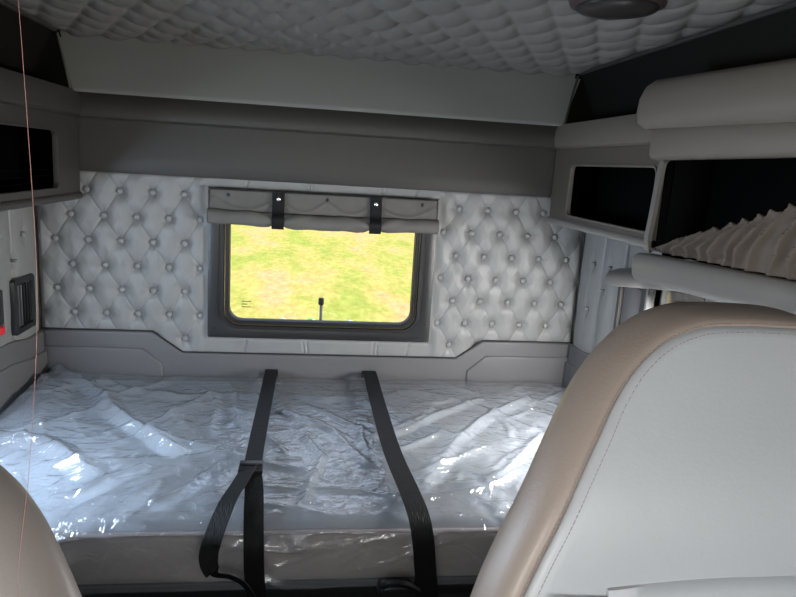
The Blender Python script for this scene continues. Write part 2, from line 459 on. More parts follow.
# belt trim along the foot of the back wall, with raised ends
def prism(outline, mp, d0, d1, bev):
    """outline list of (a,b), front face at d1, edges softened by bev"""
    bm = bmesh.new()
    v0 = [bm.verts.new(mp(a, b, d0)) for a, b in outline]; v1 = [bm.verts.new(mp(a, b, d1)) for a, b in outline]
    n = len(outline)
    ff = bm.faces.new(v1); bm.faces.new(v0[::-1])
    for i in range(n): bm.faces.new((v0[i], v0[(i+1) % n], v1[(i+1) % n], v1[i]))
    bmesh.ops.recalc_face_normals(bm, faces=bm.faces)
    if bev > 0:
        ed = [e for e in ff.edges]
        bmesh.ops.bevel(bm, geom=ed, offset=bev, segments=4, profile=0.5, affect='EDGES')
    bm.verts.index_update()
    r = ([v.co.copy() for v in bm.verts], [[v.index for v in f.verts] for f in bm.faces]); bm.free(); return r
FB = lambda a, b, d: (a, -d, b)
belt_o = [(-1.07, 0.40), (1.07, 0.40), (1.07, 0.762), (0.675, 0.762), (0.565, 0.684), (-0.54, 0.684), (-0.655, 0.766), (-1.07, 0.766)]
v, f = prism(belt_o, FB, -0.018, 0.016, 0.010)
belt = obj('trim_1', v, f, M_belt, angle=50); struct(belt)
for s in (-1, 1):
    xo = [(s*1.07, 0.45), (s*1.07, 0.703), (s*0.69, 0.700), (s*0.615, 0.635), (s*0.615, 0.45)]
    if s > 0: xo = xo[::-1]
    v, f = prism(xo, FB, 0.010, 0.026, 0.007)
    obj('belt_overlay', v, f, M_belt, belt, angle=50)
# piping line on the belt's top edge
pp = [(-1.065, -0.012, 0.769), (-0.655, -0.012, 0.769), (-0.54, -0.012, 0.687), (0.565, -0.012, 0.687), (0.675, -0.012, 0.765), (1.065, -0.012, 0.765)]
MB().tube(pp, 0.003, 8).build('piping', M_pipe, belt)

# header bands above the padding
def band(name, prof, x0, x1, material, parent=None):
    rings = [[(x, y, z) for y, z in prof] for x in (x0, x1)]
    return MB().loft(rings).build(name, material, parent, angle=30)
b2 = band('trim_2', [(0.022, 1.565), (-0.012, 1.562), (-0.016, 1.50), (-0.018, 1.43), (-0.017, 1.385), (-0.010, 1.372), (0.022, 1.368)], -0.905, 0.905, M_dark); struct(b2)
b1 = band('trim_3', [(0.022, 1.665), (-0.012, 1.664), (-0.030, 1.655), (-0.050, 1.62), (-0.058, 1.585), (-0.055, 1.568), (-0.043, 1.560), (0.022, 1.560)], -0.905, 0.905, M_dark); struct(b1)
# sloping headliner panel between the band and the quilted ceiling
v = []
for x, y, z in ((-0.965, -0.004, 1.86), (0.985, -0.004, 1.86), (0.898, -0.075, 1.648), (-0.898, -0.075, 1.648)):
    v.append((x, y, z))
def pan(u, w, h):
    xt, xb = (-0.965+1.95*u), (-0.898+1.796*u)
    x = xt+(xb-xt)*w
    y = -0.004-0.071*w**1.2; z = 1.86-0.212*w
    return (x, y-h, z)
pn = slab('trim_4', pan, 40, 24, lambda u, w: 0.006*sin(pi*w)+0.002*nz(u*6, w*3)-(0.006*sstep(0.97, 1.0, w)), M_panel, back=0.012); struct(pn)
for s in (-1, 1):
    MB().tube([(s*0.962, -0.018, 1.845), (s*0.930, -0.055, 1.75), (s*0.902, -0.088, 1.655)], 0.0045, 8).build('side_piping', M_dark if s > 0 else M_padv, pn)

# upper side walls: dark recess between the ceiling edge and the cabinets
for s, nm_ in ((-1, 'left'), (1, 'right')):
    prof = [(s*0.968, 1.87), (s*1.075, 1.64), (s*1.075, 1.60), (s*1.09, 1.60), (s*1.09, 1.89), (s*0.968, 1.89)]
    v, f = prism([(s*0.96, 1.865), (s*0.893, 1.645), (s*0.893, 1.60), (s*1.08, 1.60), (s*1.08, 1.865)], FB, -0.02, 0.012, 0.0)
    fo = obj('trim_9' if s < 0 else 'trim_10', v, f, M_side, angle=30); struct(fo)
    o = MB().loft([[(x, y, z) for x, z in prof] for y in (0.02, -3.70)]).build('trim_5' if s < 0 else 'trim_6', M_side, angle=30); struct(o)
    MB().tube([(s*0.967, -0.03, 1.858), (s*0.967, -1.5, 1.858), (s*0.967, -3.68, 1.858)], 0.010, 10).build('ceiling_edge_trim', M_dark, o)

# side wall cushions in vertical strips with buttons
def side_cushion(s, y0, y1, z0, z1, buttons, parent):
    def hf(u, w):
        y = y0+(y1-y0)*u; z = z0+(z1-z0)*w
        h = 0.006+0.020*(sin(pi*u))**0.4*(sin(pi*w))**0.2+0.002*nz(y*20, z*16, s)
        for by, bz, _ in buttons:
            r = sqrt((y-by)**2+(z-bz)**2); h -= 0.014*exp(-(r/0.022)**2)
            h -= 0.003*exp(-((y-by)/0.006)**2)*exp(-(r/0.07)**2)
        return h
    o = slab('side_cushion', lambda u, w, h: (s*(1.075-h), y0+(y1-y0)*u, z0+(z1-z0)*w), 60, 130, hf, M_tuft, parent, back=0.002)
    for by, bz, r in buttons: button((s*1.055, by, bz), (-s, 0, 0), r, o)
side_cushion(-1, -0.236, -0.026, 0.76, 1.30, [(-0.150, 1.146, .0095), (-0.245+0.02, 1.061, .006)], wl)
side_cushion(-1, -0.52, -0.239, 0.76, 1.30, [(-0.335, 1.160, .0095), (-0.45, 1.02, .0095)], wl)
side_cushion(1, -0.226, -0.026, 0.74, 1.30, [(-0.155, 1.127, .0095), (-0.142, 0.942, .0095)], wr)
side_cushion(1, -0.40, -0.229, 0.74, 1.30, [(-0.255, 1.040, .006), (-0.300, 1.135, .007)], wr)
for s, w_ in ((-1, wl), (1, wr)):
    fm = lambda a, b, d: (s*(1.075-d), a, b)
    for lo, hi, d in ((0.40, 0.765, 0.028), (0.45, 0.690, 0.038)):
        out = [(-0.03, lo), (-0.03, hi), (-0.16, hi+0.004), (-0.30, hi+0.028), (-0.60, hi+0.045), (-0.60, lo)]
        v, f = prism(out, fm, 0.0, d, 0.008)
        obj('side_belt', v, f, M_belt, w_, angle=50)
    MB().tube([(s*1.07, -0.016, 0.70), (s*1.07, -0.016, 1.30)], 0.006, 8).build('corner_piping', M_dark, w_)

# rear window
wn = MB()
OP = rrect(0.0, 1.035, 0.73, 0.43, (0.05, 0.02, 0.02, 0.05), 8)
OUT = [(a, b) for a, b in rrect(0.0, 1.041, 0.890, 0.578, 0.006, 8)]
mid = rrect(0.0, 1.035, 0.80, 0.492, (0.075, 0.03, 0.03, 0.075), 8)
ringframe(wn, OUT, mid, FB, -0.005, 0.016, 0.002)
win = wn.build('window_1', M_frame, angle=30); struct(win)
w2 = MB(); m2o = rrect(0.0, 1.035, 0.804, 0.496, (0.077, 0.03, 0.03, 0.077), 8); m2i = rrect(0.0, 1.035, 0.765, 0.462, (0.062, 0.03, 0.03, 0.062), 8)
ringframe(w2, m2o, m2i, FB, -0.03, 0.024, 0.006); w2.build('window_gasket', M_rubber, win)
w3 = MB(); ringframe(w3, m2i, OP, FB, -0.04, 0.010, 0.004); w3.build('inner_frame', M_rubber, win)
MB().tube([FB(a, b, 0.012) for a, b in rrect(0, 1.035, 0.762, 0.459, (0.061, 0.03, 0.03, 0.061), 8)], 0.0018, 6, closed=True).build('bronze_seal', M_bronze, win)
gl = MB().box(-0.372, 0.372, 0.026, 0.031, 0.812, 1.255).build('window_pane', M_glass, win, smooth=False)
mk = MB()
random.seed(3)
for r_, (z, n_) in enumerate(((0.890, 9), (0.879, 5), (0.868, 8))):
    x = -0.318
    for k in range(n_):
        w = random.uniform(0.0022, 0.0042); mk.box(x, x+w, 0.0245, 0.0262, z, z+0.0035); x += w+0.0012
mk.build('etched_mark', M_black, win)
for (x, z) in ((0.427, 0.965), (0.427, 0.83), (0.40, 0.775), (-0.42, 0.79)):
    MB().lathe((x, -0.015, z), (0, -1, 0), [(0.005, 0), (0.005, 0.002), (0.002, 0.0032)], 10).build('frame_screw', M_black, win)

# side bunk windows and the door windows
def side_window(idx, s, y0, y1, z0, z1, fr=0.04, d=0.03):
    fm = lambda a, b, dd: (s*(1.075-dd), a, b)
    cy, cz = (y0+y1)/2, (z0+z1)/2
    mb = MB(); ringframe(mb, rrect(cy, cz, y1-y0+2*fr, z1-z0+2*fr, 0.03, 6), rrect(cy, cz, y1-y0, z1-z0, 0.03, 6), fm, -0.02, d, 0.004)
    o = mb.build('window_%d' % idx, M_frame); struct(o)
    x = s*1.098
    MB().box(x-0.002, x+0.002, y0-0.003, y1+0.003, z0-0.003, z1+0.003).build('window_pane', M_glass, o)
side_window(2, 1, -1.12, -0.61, 0.75, 1.16)
side_window(3, -1, -1.27, -0.66, 0.75, 1.13)
side_window(4, 1, -3.25, -2.35, 0.92, 1.58)
side_window(5, -1, -3.25, -2.35, 0.92, 1.58)
wsh = MB(); ringframe(wsh, rrect(0, 1.36, 1.98, 0.86, 0.05, 6), rrect(0, 1.36, 1.90, 0.78, 0.05, 6), lambda a, b, d: (a, -3.71+d, b), -0.03, 0.03, 0.006)
w6 = wsh.build('window_6', M_frame); struct(w6)
MB().box(-0.958, 0.958, -3.735, -3.730, 0.963, 1.757).build('window_pane', M_glass, w6)

# ================================================================== THINGS
# ---- mattress in its plastic wrapping
mt = thing('mattress', (0, -0.57, 0.42), 'wide bunk mattress still wrapped in clear crinkled plastic, below the rear window', 'mattress')
MX0, MX1, MY0, MY1 = -1.045, 1.045, -1.145, -0.03
MB().box(MX0+0.015, MX1-0.015, MY0+0.01, MY1-0.01, 0.425, 0.572, 0.03, 4).build('mattress_border', M_mside, mt)
slab('mattress_top', lambda u, w, h: (MX0+0.02+(MX1-MX0-0.04)*u, MY0+0.012+(MY1-MY0-0.024)*w, 0.572+h), 90, 60,
     lambda u, w: (0.004+0.016*(min(1, 14*min(u, 1-u, w*0.6, (1-w)*0.6)))**0.5) + 0.004*nz(u*9, w*6, 5), M_matt, mt, back=0.01)
MB().tube([(MX0+0.05, MY0+0.006, 0.572), (MX1-0.05, MY0+0.006, 0.572)], 0.007, 8).build('mattress_piping', M_mpipe, mt)
# film: top, front and ends in one crinkled sheet
folds = [  # (polyline, height, width)
    ([(-0.99, -0.05), (-0.872, -0.184), (-0.718, -0.358), (-0.57, -0.563), (-0.434, -0.752)], 0.034, 0.030),
    ([(-1.03, -0.60), (-0.939, -0.665), (-0.797, -0.714), (-0.704, -0.802), (-0.633, -0.883)], 0.034, 0.035),
    ([(-0.52, -0.62), (-0.38, -0.72), (-0.24, -0.73)], 0.014, 0.02),
    ([(-0.60, -1.0), (-0.56, -0.93), (-0.50, -0.86)], 0.016, 0.018),
    ([(-0.42, -1.05), (-0.36, -0.99), (-0.33, -0.90)], 0.018, 0.018),
    ([(0.28, -0.95), (0.42, -0.70), (0.62, -0.42), (0.80, -0.28)], 0.022, 0.022),
    ([(0.22, -0.62), (0.40, -0.45), (0.60, -0.28)], 0.018, 0.02),
    ([(-0.12, -0.42), (0.05, -0.60), (0.14, -0.85)], 0.016, 0.02),
    ([(-0.05, -1.05), (0.0, -0.80), (-0.06, -0.65)], 0.018, 0.016),
    ([(0.38, -0.95), (0.52, -0.88), (0.75, -0.60)], 0.016, 0.018),
    ([(-0.14, -0.95), (0.10, -1.00), (0.2, -1.08)], 0.012, 0.015),
    ([(-0.75, -0.2), (-0.5, -0.3), (-0.25, -0.25)], 0.012, 0.03),
    ([(-0.15, -0.2), (0.02, -0.3), (0.15, -0.28)], 0.014, 0.02),
]
random.seed(11)
for _ in range(46):                                   # short random creases
    cx_, cy_ = random.uniform(-1.0, 1.0), random.uniform(-1.12, -0.12)
    an = random.choice((-0.65, 0.75, 1.5, 0.1))+random.uniform(-0.35, 0.35); ln = random.uniform(0.05, 0.20)
    p0 = (cx_-cos(an)*ln/2, cy_-sin(an)*ln/2); p2 = (cx_+cos(an)*ln/2, cy_+sin(an)*ln/2)
    p1 = (cx_+random.uniform(-.02, .02), cy_+random.uniform(-.02, .02))
    folds.append(([p0, p1, p2], random.uniform(0.006, 0.012), random.uniform(0.008, 0.014)))
def segd(px, py, a, b):
    ax, ay = a; bx, by = b; dx, dy = bx-ax, by-ay
    t = max(0, min(1, ((px-ax)*dx+(py-ay)*dy)/(dx*dx+dy*dy)))
    return sqrt((px-ax-t*dx)**2+(py-ay-t*dy)**2)
def ridge(x, y, z):
    a = 1-abs(nz(x, y, z))*2.4
    return max(0, a)**2
def crease(x, y, ang, fx, fy, seed):
    """long thin straight-ish creases running along ang"""
    c, q = cos(ang), sin(ang); u, v_ = x*c+y*q, -x*q+y*c
    a = 1-abs(nz(u*fx, v_*fy, seed))*3.2
    m_ = sstep(-0.05, 0.25, nz(x*2.3+seed, y*2.3, seed*1.7))
    return max(0, a)**3*m_
def film_h(x, y):
    wx = x+0.04*nz(x*3, y*3, 2); wy = y+0.04*nz(x*3, y*3, 8)
    h = 0.004 + 0.007*(nz(x*3.2, y*3.8, 1)+0.5)
    h += 0.012*crease(wx, wy, 0.7, 1.6, 5.5, 0.3)+0.011*crease(wx, wy, -0.7, 1.8, 6, 3.3)+0.010*crease(wx, wy, 1.9, 2.2, 8, 6.1)
    h += 0.003*crease(wx, wy, -0.3, 4, 13, 9.2)+0.003*crease(wx, wy, 1.2, 4, 15, 12.4)+0.0012*nz(x*24, y*26, 5)
    for pl, H, wd in folds:
        if abs(wx-pl[1][0]) > 0.55 or (H < 0.0195 and wd < 0.0141 and (abs(wx-pl[1][0]) > 0.15 or abs(wy-pl[1][1]) > 0.15)): continue
        d = min(segd(wx, wy, pl[i], pl[i+1]) for i in range(len(pl)-1))
        if d < 3*wd: h += H*max(0, 1-d/(1.5*wd))**1.3 * (0.75+0.5*nz(x*8, y*8, H*99))
    # the film tents up where it meets the left corner
    h += 0.05*sstep(-0.80, -1.05, x)*sstep(-0.75, -0.10, y)*(0.8+0.4*nz(x*6, y*6))
    return h
NX, NT, NS = 420, 230, 36
rows = []
for j in range(NS):                                   # front face, bottom to top
    t = j/NS; row = []
    for i in range(NX+1):
        x = MX0+(MX1-MX0)*i/NX; z = 0.428+0.157*t
        o_ = 0.004+0.006*(nz(x*5, z*8, 3)+.5)+0.022*crease(x, z, -0.5, 3, 9, 2.2)+0.018*crease(x, z, 0.6, 4, 12, 5.2)+0.012*crease(x, z, 0.2, 5, 20, 8.2)+0.003*nz(x*22, z*24, 2)
        row.append((x, MY0-o_*sstep(-0.15, 0.25, t)-0.006, z))
    rows.append(row)
for j in range(NT+1):
    t = j/NT; row = []
    for i in range(NX+1):
        x = MX0+(MX1-MX0)*i/NX; y = MY0-0.008+(MY1-MY0+0.006)*t
        e = min((x-MX0), (MX1-x), (y-MY0+0.012), (MY1-y+0.01))
        row.append((x, y, 0.592*1.0+film_h(x, y)*sstep(-0.01, 0.05, e) - 0.012*(1-sstep(0, 0.03, e))))
    rows.append(row)
wr_ = sheet('plastic_wrap', rows, M_wrap, mt, 0); wr_['label'] = 'clear crinkled plastic film'

bk = thing('bunk_platform', (0, -0.57, 0.0), 'dark bunk platform carrying the wrapped mattress', 'bunk')
MB().box(-1.04, 1.04, -1.11, -0.03, 0.06, 0.415, 0.012).build('bunk_box', M_bunk, bk)
MB().box(-1.0, 1.0, -1.06, -0.05, 0.0, 0.06).build('plinth', M_bunk, bk)
MB().box(-1.04, 1.04, -1.135, -1.108, 0.385, 0.418, 0.006).build('front_rail', M_black, bk)

# ---- restraint straps
def strap_left():
    t = thing('bunk_strap', (-0.19, -0.05, 0.64), 'left black webbing strap over the mattress, with a buckle and hanging loop', 'strap', 'bunk restraint straps')
    mb = MB()
    p = smoothpath([(-0.190, -0.035, 0.60), (-0.190, -0.07, 0.638), (-0.190, -0.30, 0.636), (-0.192, -0.60, 0.634), (-0.191, -0.935, 0.634)], 10)
    ribbon(mb, p, (1, 0, 0), 0.048); mb.build('webbing', M_web, t)
    mb = MB(); p = smoothpath([(-0.190, -0.935, 0.640), (-0.176, -1.04, 0.636), (-0.168, -1.14, 0.622), (-0.163, -1.19, 0.575), (-0.160, -1.195, 0.50), (-0.152, -1.19, 0.43), (-0.14, -1.17, 0.395)], 10)
    ribbon(mb, p, (1, 0, 0.05), 0.047); mb.build('webbing', M_web, t)
    mb = MB(); p = smoothpath([(-0.196, -0.935, 0.646), (-0.212, -1.04, 0.652), (-0.232, -1.13, 0.645), (-0.253, -1.20, 0.600), (-0.262, -1.215, 0.555), (-0.250, -1.215, 0.516), (-0.212, -1.212, 0.503), (-0.180, -1.208, 0.478), (-0.150, -1.205, 0.425)], 10)
    wd = []
    for q in range(len(p)):
        k = q/(len(p)-1); wd.append((1, 0.0, 0.25) if k < 0.42 else ((1-(k-0.42)*1.2, 0.25+0.2*k, 0.25+(k-0.42)*2.5) if k < 0.62 else (0.35, -0.6, 0.8)))
    ribbon(mb, p, wd, 0.044, wmul=[1 if q/(len(p)-1) < 0.5 else 1-0.45*min(1, (q/(len(p)-1)-0.5)*4) for q in range(len(p))]); mb.build('strap_loop', M_web, t)
    MB().box(-0.225, -0.160, -0.965, -0.905, 0.634, 0.650, 0.004).build('buckle', M_black, t)
    MB().box(-0.222, -0.163, -0.940, -0.931, 0.648, 0.655, 0.002).build('buckle_bar', M_black, t)
    return t
strap_left()
t = thing('bunk_strap', (0.2, -0.05, 0.64), 'right plain black webbing strap running straight over the mattress', 'strap', 'bunk restraint straps')
mb = MB(); p = smoothpath([(0.199, -0.035, 0.60), (0.199, -0.07, 0.638), (0.200, -0.40, 0.636), (0.204, -0.80, 0.636), (0.222, -1.06, 0.634), (0.232, -1.15, 0.618), (0.240, -1.186, 0.575), (0.250, -1.190, 0.50), (0.262, -1.185, 0.42), (0.265, -1.16, 0.39)], 10)
ribbon(mb, p, (1, 0, 0), 0.054); mb.build('webbing', M_web, t)
MB().box(0.135, 0.225, -1.205, -1.165, 0.425, 0.462, 0.012, 3).build('buckle', M_black, t)
MB().tube(smoothpath([(0.145, -1.195, 0.455), (0.165, -1.21, 0.475), (0.20, -1.215, 0.475), (0.235, -1.20, 0.445)], 6), 0.008, 8).build('strap_loop', M_web, t)

# ---- rolled window shade
sh = thing('roman_shade', (0, -0.03, 1.27), 'grey fabric roman shade rolled up above the rear window', 'window shade')
def shade_y(x, z):
    xs = x
    if z > 1.252:
        sw = 0.0
        for c0, c1 in ((-0.43, -0.18), (-0.18, 0.005), (0.005, 0.19), (0.19, 0.43)):
            if c0 <= xs <= c1:
                k = (xs-c0)/(c1-c0); zc = 1.305-0.045*sin(pi*k)
                sw = 0.006*exp(-((z-zc)/0.008)**2)
        return -0.030-sw-0.004*sstep(1.31, 1.26, z)
    return 0
rows = []
zz = [1.332-0.004*k for k in range(25)]
for z in zz: rows.append([(-0.438+0.876*i/120, shade_y(-0.438+0.876*i/120, z)-0.0015*nz(i*.2, z*30), z) for i in range(121)])
roll = []
for k in range(15):
    a = radians(100-k*17)
    r = []
    for i in range(121):
        x = -0.442+0.886*i/120
        dr = 0.0; dd_ = min(abs(x+0.18), abs(x-0.19)); dr = 0.007*exp(-dd_/0.06)*sin(max(0, k)*0.9+dd_*60)
        pull = exp(-((x+0.18)/0.03)**2)+exp(-((x-0.19)/0.03)**2)
        rad = 0.027-0.006*pull+dr+0.0025*nz(x*18, k*.25, 4)+0.003*sin(x*22)*nz(x*5, 3)
        zc = 1.228-0.004*cos(x*7)+0.002*nz(x*9, 1)
        r.append((x, -0.040-rad*cos(a)*0.9, zc+rad*sin(a)))
    roll.append(r)
sheet('shade_panel', rows, M_shade, sh, 0.003)
sheet('rolled_fold', roll, M_shade, sh, 0.003)
MB().tube([(-0.438, -0.034, 1.252), (-0.438, -0.034, 1.333), (0.438, -0.034, 1.333), (0.438, -0.034, 1.252)], 0.0025, 6).build('piping', M_pipe, sh)
for x in (-0.180, 0.193):
    mb = MB(); p = smoothpath([(x-0.001, -0.040, 1.335), (x, -0.046, 1.29), (x, -0.052, 1.258), (x, -0.066, 1.238), (x, -0.068, 1.222), (x, -0.058, 1.198), (x, -0.040, 1.195)], 6)
    ribbon(mb, p, (1, 0, 0), 0.046, 0.003); st = mb.build('shade_strap', M_web, sh)
    MB().lathe((x, -0.046, 1.309), (0, -1, 0), [(0.0085, 0), (0.0085, 0.003), (0.006, 0.005), (0.002, 0.0055)], 14).build('snap', M_snap, st)
for x in (-0.368, 0.005, 0.378):
    MB().lathe((x, -0.0315, 1.314), (0, -1, 0), [(0.007, 0), (0.007, 0.003), (0.004, 0.0045)], 12).build('snap', M_black, sh)

# ---- overhead cabinets
FX = lambda s: (lambda a, b, d: (s*(0.90-d), a, b))           # d>0 comes towards the aisle
def cabinet(name, s, y0, y1, hole, label, cat, bol_y=None):
    """y0 = end at the back wall, y1 = front end; hole = (ya, yb, za, zb)"""
    t = thing(name, (s*0.98, y0, 1.27), label, cat)
    fm = FX(s); mb = MB()
    cy, cz = (y0+y1)/2, (1.272+1.562)/2
    hy, hz = (hole[0]+hole[1])/2, (hole[2]+hole[3])/2
    out = rrect(cy, cz, abs(y1-y0), 0.290, 0.004, 6); inn = rrect(hy, hz, abs(hole[1]-hole[0]), hole[3]-hole[2], 0.022, 6)
    ringframe(mb, out, inn, fm, -0.012, 0.0)
    mb.build('face_panel', M_cab if s > 0 else M_dark, t)  # left cabinet's shade is put into its colour: charcoal replaces the taupe
    mb = MB()                                                   # carcass behind the face, open towards the aisle
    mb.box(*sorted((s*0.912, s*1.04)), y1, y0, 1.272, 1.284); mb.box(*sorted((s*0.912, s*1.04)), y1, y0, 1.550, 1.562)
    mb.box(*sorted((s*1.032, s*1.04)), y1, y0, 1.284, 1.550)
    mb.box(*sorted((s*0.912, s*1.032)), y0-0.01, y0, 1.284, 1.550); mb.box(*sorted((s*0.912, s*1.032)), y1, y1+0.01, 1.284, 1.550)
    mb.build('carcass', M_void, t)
    mb = MB(); ringframe(mb, rrect(hy, hz, abs(hole[1]-hole[0])+0.010, hole[3]-hole[2]+0.010, 0.03, 6), rrect(hy, hz, abs(hole[1]-hole[0])-0.004, hole[3]-hole[2]-0.004, 0.022, 6), fm, -0.01, 0.006, 0.003)
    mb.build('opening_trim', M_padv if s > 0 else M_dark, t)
    # lower edge roll
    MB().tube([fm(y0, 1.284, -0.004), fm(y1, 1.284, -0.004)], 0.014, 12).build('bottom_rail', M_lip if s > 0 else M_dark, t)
    prof = [(-0.04, 1.640), (-0.02, 1.658), (0.003, 1.655), (0.016, 1.630), (0.022, 1.595), (0.018, 1.572), (0.006, 1.563), (-0.04, 1.563)]
    yb = bol_y if bol_y is not None else y1
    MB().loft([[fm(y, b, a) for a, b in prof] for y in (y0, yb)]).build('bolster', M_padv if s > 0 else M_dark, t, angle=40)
    MB().box(*sorted((s*0.93, s*1.07)), yb, y0, 1.565, 1.60).build('top_panel', M_side, t)
    for k in range(3 if s < 0 else 0):
        z = hole[2]+0.022+0.020*k
        MB().tube([fm(hole[0]+0.01, z, -0.02), fm((hole[0]+hole[1])/2, z-0.004, -0.02), fm(hole[1]-0.01, z, -0.02)], 0.0011, 6).build('elastic_cord', M_void, t)
    return t
cabinet('overhead_cabinet', -1, -0.03, -1.45, (-0.92, -0.248, 1.318, 1.507), 'overhead cabinet with an open slot on the left wall, shade painted into its dark colour', 'cabinet')
cabinet('overhead_cabinet', 1, -0.03, -0.862, (-0.845, -0.213, 1.316, 1.500), 'short overhead cabinet with a black opening, right of the tufted wall', 'cabinet', bol_y=-0.834)
# ---- deep storage bin with padded hood, nearer the camera on the right
bn = thing('storage_bin', (0.95, -1.35, 1.2), 'deep open storage bin with a padded hood and rounded shelf lip, upper right', 'storage bin')
def bx(y): return 0.85+0.15*(-0.87-y)                     # the unit widens towards the front of the cab
def bz(z, y): return z+(0.024*(-0.87-y) if z < 1.4 else (0.022 if z < 1.60 else -0.004)*(-0.87-y)-(0.012 if z > 1.609 else 0))
Y0, Y1 = -0.868, -2.05
def run(prof, y0, y1, name, material, n=8, round_end=0.0, endshape=None):
    rings = []
    ys = [y0-(y0-y1)*k/n for k in range(n+1)]
    if round_end > 0:
        cx_ = sum(a for a, b in prof)/len(prof); cz_ = sum(b for a, b in prof)/len(prof)
        for k in range(5):
            a = k/5*pi/2; y = y0+round_end-round_end*sin(a)*1.0; sc = 1-(1-sin(a))*0.35 if k else 0.55
            yy = y0-round_end*(1-cos(pi/2-a))*0
            yy = y0 - round_end*(1-cos(a)) if False else y0+round_end*cos(a)
            rings.append([(bx(y0)+cx_+(px-cx_)*sc, yy, bz(cz_+(pz-cz_)*sc, y0)) for px, pz in prof])
    for y in ys: rings.append([(bx(y)+px, y, bz(pz, y)) for px, pz in prof])
    return MB().loft(rings).build(name, material, bn, angle=50)
# lip: thick rounded shelf edge
lip = [(0.045, 1.262), (0.016, 1.262), (0.004, 1.257), (-0.002, 1.245), (-0.003, 1.225), (0.001, 1.200), (0.012, 1.184), (0.032, 1.178), (0.20, 1.198), (0.20, 1.232), (0.05, 1.245)]
run(lip, -0.872, Y1, 'shelf_lip', M_lip, round_end=0.022)
hood = [(0.012, 1.606), (-0.010, 1.610), (-0.030, 1.622), (-0.038, 1.650), (-0.034, 1.690), (-0.020, 1.722), (0.004, 1.740), (0.05, 1.745), (0.12, 1.74), (0.12, 1.606)]
run(hood, -0.862, Y1, 'hood_pad', M_padv, round_end=0.028)
valn = [(0.006, 1.608), (-0.002, 1.600), (-0.006, 1.565), (-0.004, 1.530), (0.003, 1.519), (0.02, 1.516), (0.06, 1.52), (0.06, 1.608)]
run(valn, -0.885, Y1, 'valance_panel', M_padv, round_end=0.012)
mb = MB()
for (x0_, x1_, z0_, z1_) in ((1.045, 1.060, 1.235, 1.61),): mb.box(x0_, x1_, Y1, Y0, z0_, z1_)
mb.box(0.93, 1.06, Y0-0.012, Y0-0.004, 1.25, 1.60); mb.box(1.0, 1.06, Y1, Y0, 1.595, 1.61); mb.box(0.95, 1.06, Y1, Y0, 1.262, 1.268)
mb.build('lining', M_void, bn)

# pale curved divider between the right cabinet and the deep bin
mb = MB(); p = smoothpath([(0.905, -0.868, 1.520), (0.895, -0.873, 1.505), (0.893, -0.868, 1.44), (0.893, -0.860, 1.36), (0.894, -0.850, 1.300), (0.905, -0.838, 1.272), (0.92, -0.80, 1.266)], 6)
ribbon(mb, p, (0.1, 1, 0), 0.026, 0.012); mb.build('divider_post', M_lip, bn)

# ---- gathered curtain stuffed in the bin
ct = thing('gathered_curtain', (0.96, -1.2, 1.27), 'bunched taupe curtain with sharp pleats lying in the right storage bin', 'curtain')
rows = []
NU = 440; NV = 36
ridges = [-0.885, -0.925, -0.985, -1.035, -1.095, -1.135, -1.185, -1.225, -1.275, -1.345, -1.40, -1.47, -1.54, -1.60]
def pleat(y):
    d = min(abs(y-r) for r in ridges); return exp(-d/0.006)
for j in range(NV+1):
    w = j/NV; row = []
    for i in range(NU+1):
        u = i/NU; y = -0.838-0.85*u
        lean = y+0.05*(1-w)*0.9                              # pleats lean over towards the top
        pl = pleat(y+0.035*(w-0.5)+0.006*nz(y*12, w*3))
        top = 0.010+0.29*max(0, (-0.838-y))+0.014*pl*sstep(0.0, 0.08, u)+0.006*nz(y*25, 2)
        z = 1.266+0.02*u*0.9+top*w
        x = 0.925+0.02*u*2+0.028*w - 0.036*pl*(0.35+0.65*sin(pi*min(1, w*0.9+0.15)))*sstep(0, 0.1, u) - 0.010*sin(pi*w)+0.012*nz(y*14, w*4, 6)
        row.append((x, y-0.015*(w-0.5), z))
    rows.append(row)
# folded over at the back so that the bundle has depth
for j in range(1, 7):
    w = j/6; row = []
    for i in range(NU+1):
        x, y, z = rows[NV][i]; row.append((x+(1.035-x)*w, y, z-(z-1.275)*w**2))
    rows.append(row)
sheet('curtain_cloth', rows, M_curt, ct, 0.002)

# ---- rounded valance bar over the right bunk window
vb = thing('window_valance', (1.02, -0.45, 1.12), 'small rounded grey ledge over the right bunk window', 'ledge')
prof = [(1.072, 1.100), (1.000, 1.096), (0.982, 1.102), (0.972, 1.116), (0.976, 1.134), (0.992, 1.150), (1.02, 1.160), (1.072, 1.163)]
rings = []
for k, y in enumerate([-0.405, -0.409, -0.418, -0.432, -0.45, -0.60, -0.74, -0.85, -0.862]):
    sc = [0.35, 0.65, 0.85, 0.96, 1, 1, 1, 1, 0.6][k]
    rings.append([(1.072+(x-1.072)*sc, y, 1.124+(z-1.128)*sc+0.15*(-0.45-y)*(1 if y > -0.9 else 0.45/(-0.45-y))) for x, z in prof])
MB().loft(rings).build('ledge_body', M_lip, vb, angle=60)
MB().lathe((0.985, -0.445, 1.142), (-0.6, 0, 0.8), [(0.004, -0.002), (0.004, 0.002), (0.002, 0.003)], 10).build('screw', M_snap, vb)
tr_ = MB(); tr_.box(1.045, 1.074, -0.425, -0.405, 0.72, 1.10, 0.004); o = tr_.build('trim_7', M_dark); struct(o)
o = MB().box(1.055, 1.074, -0.560, -0.428, 0.72, 1.10, 0.006).build('trim_8', M_belt); struct(o)

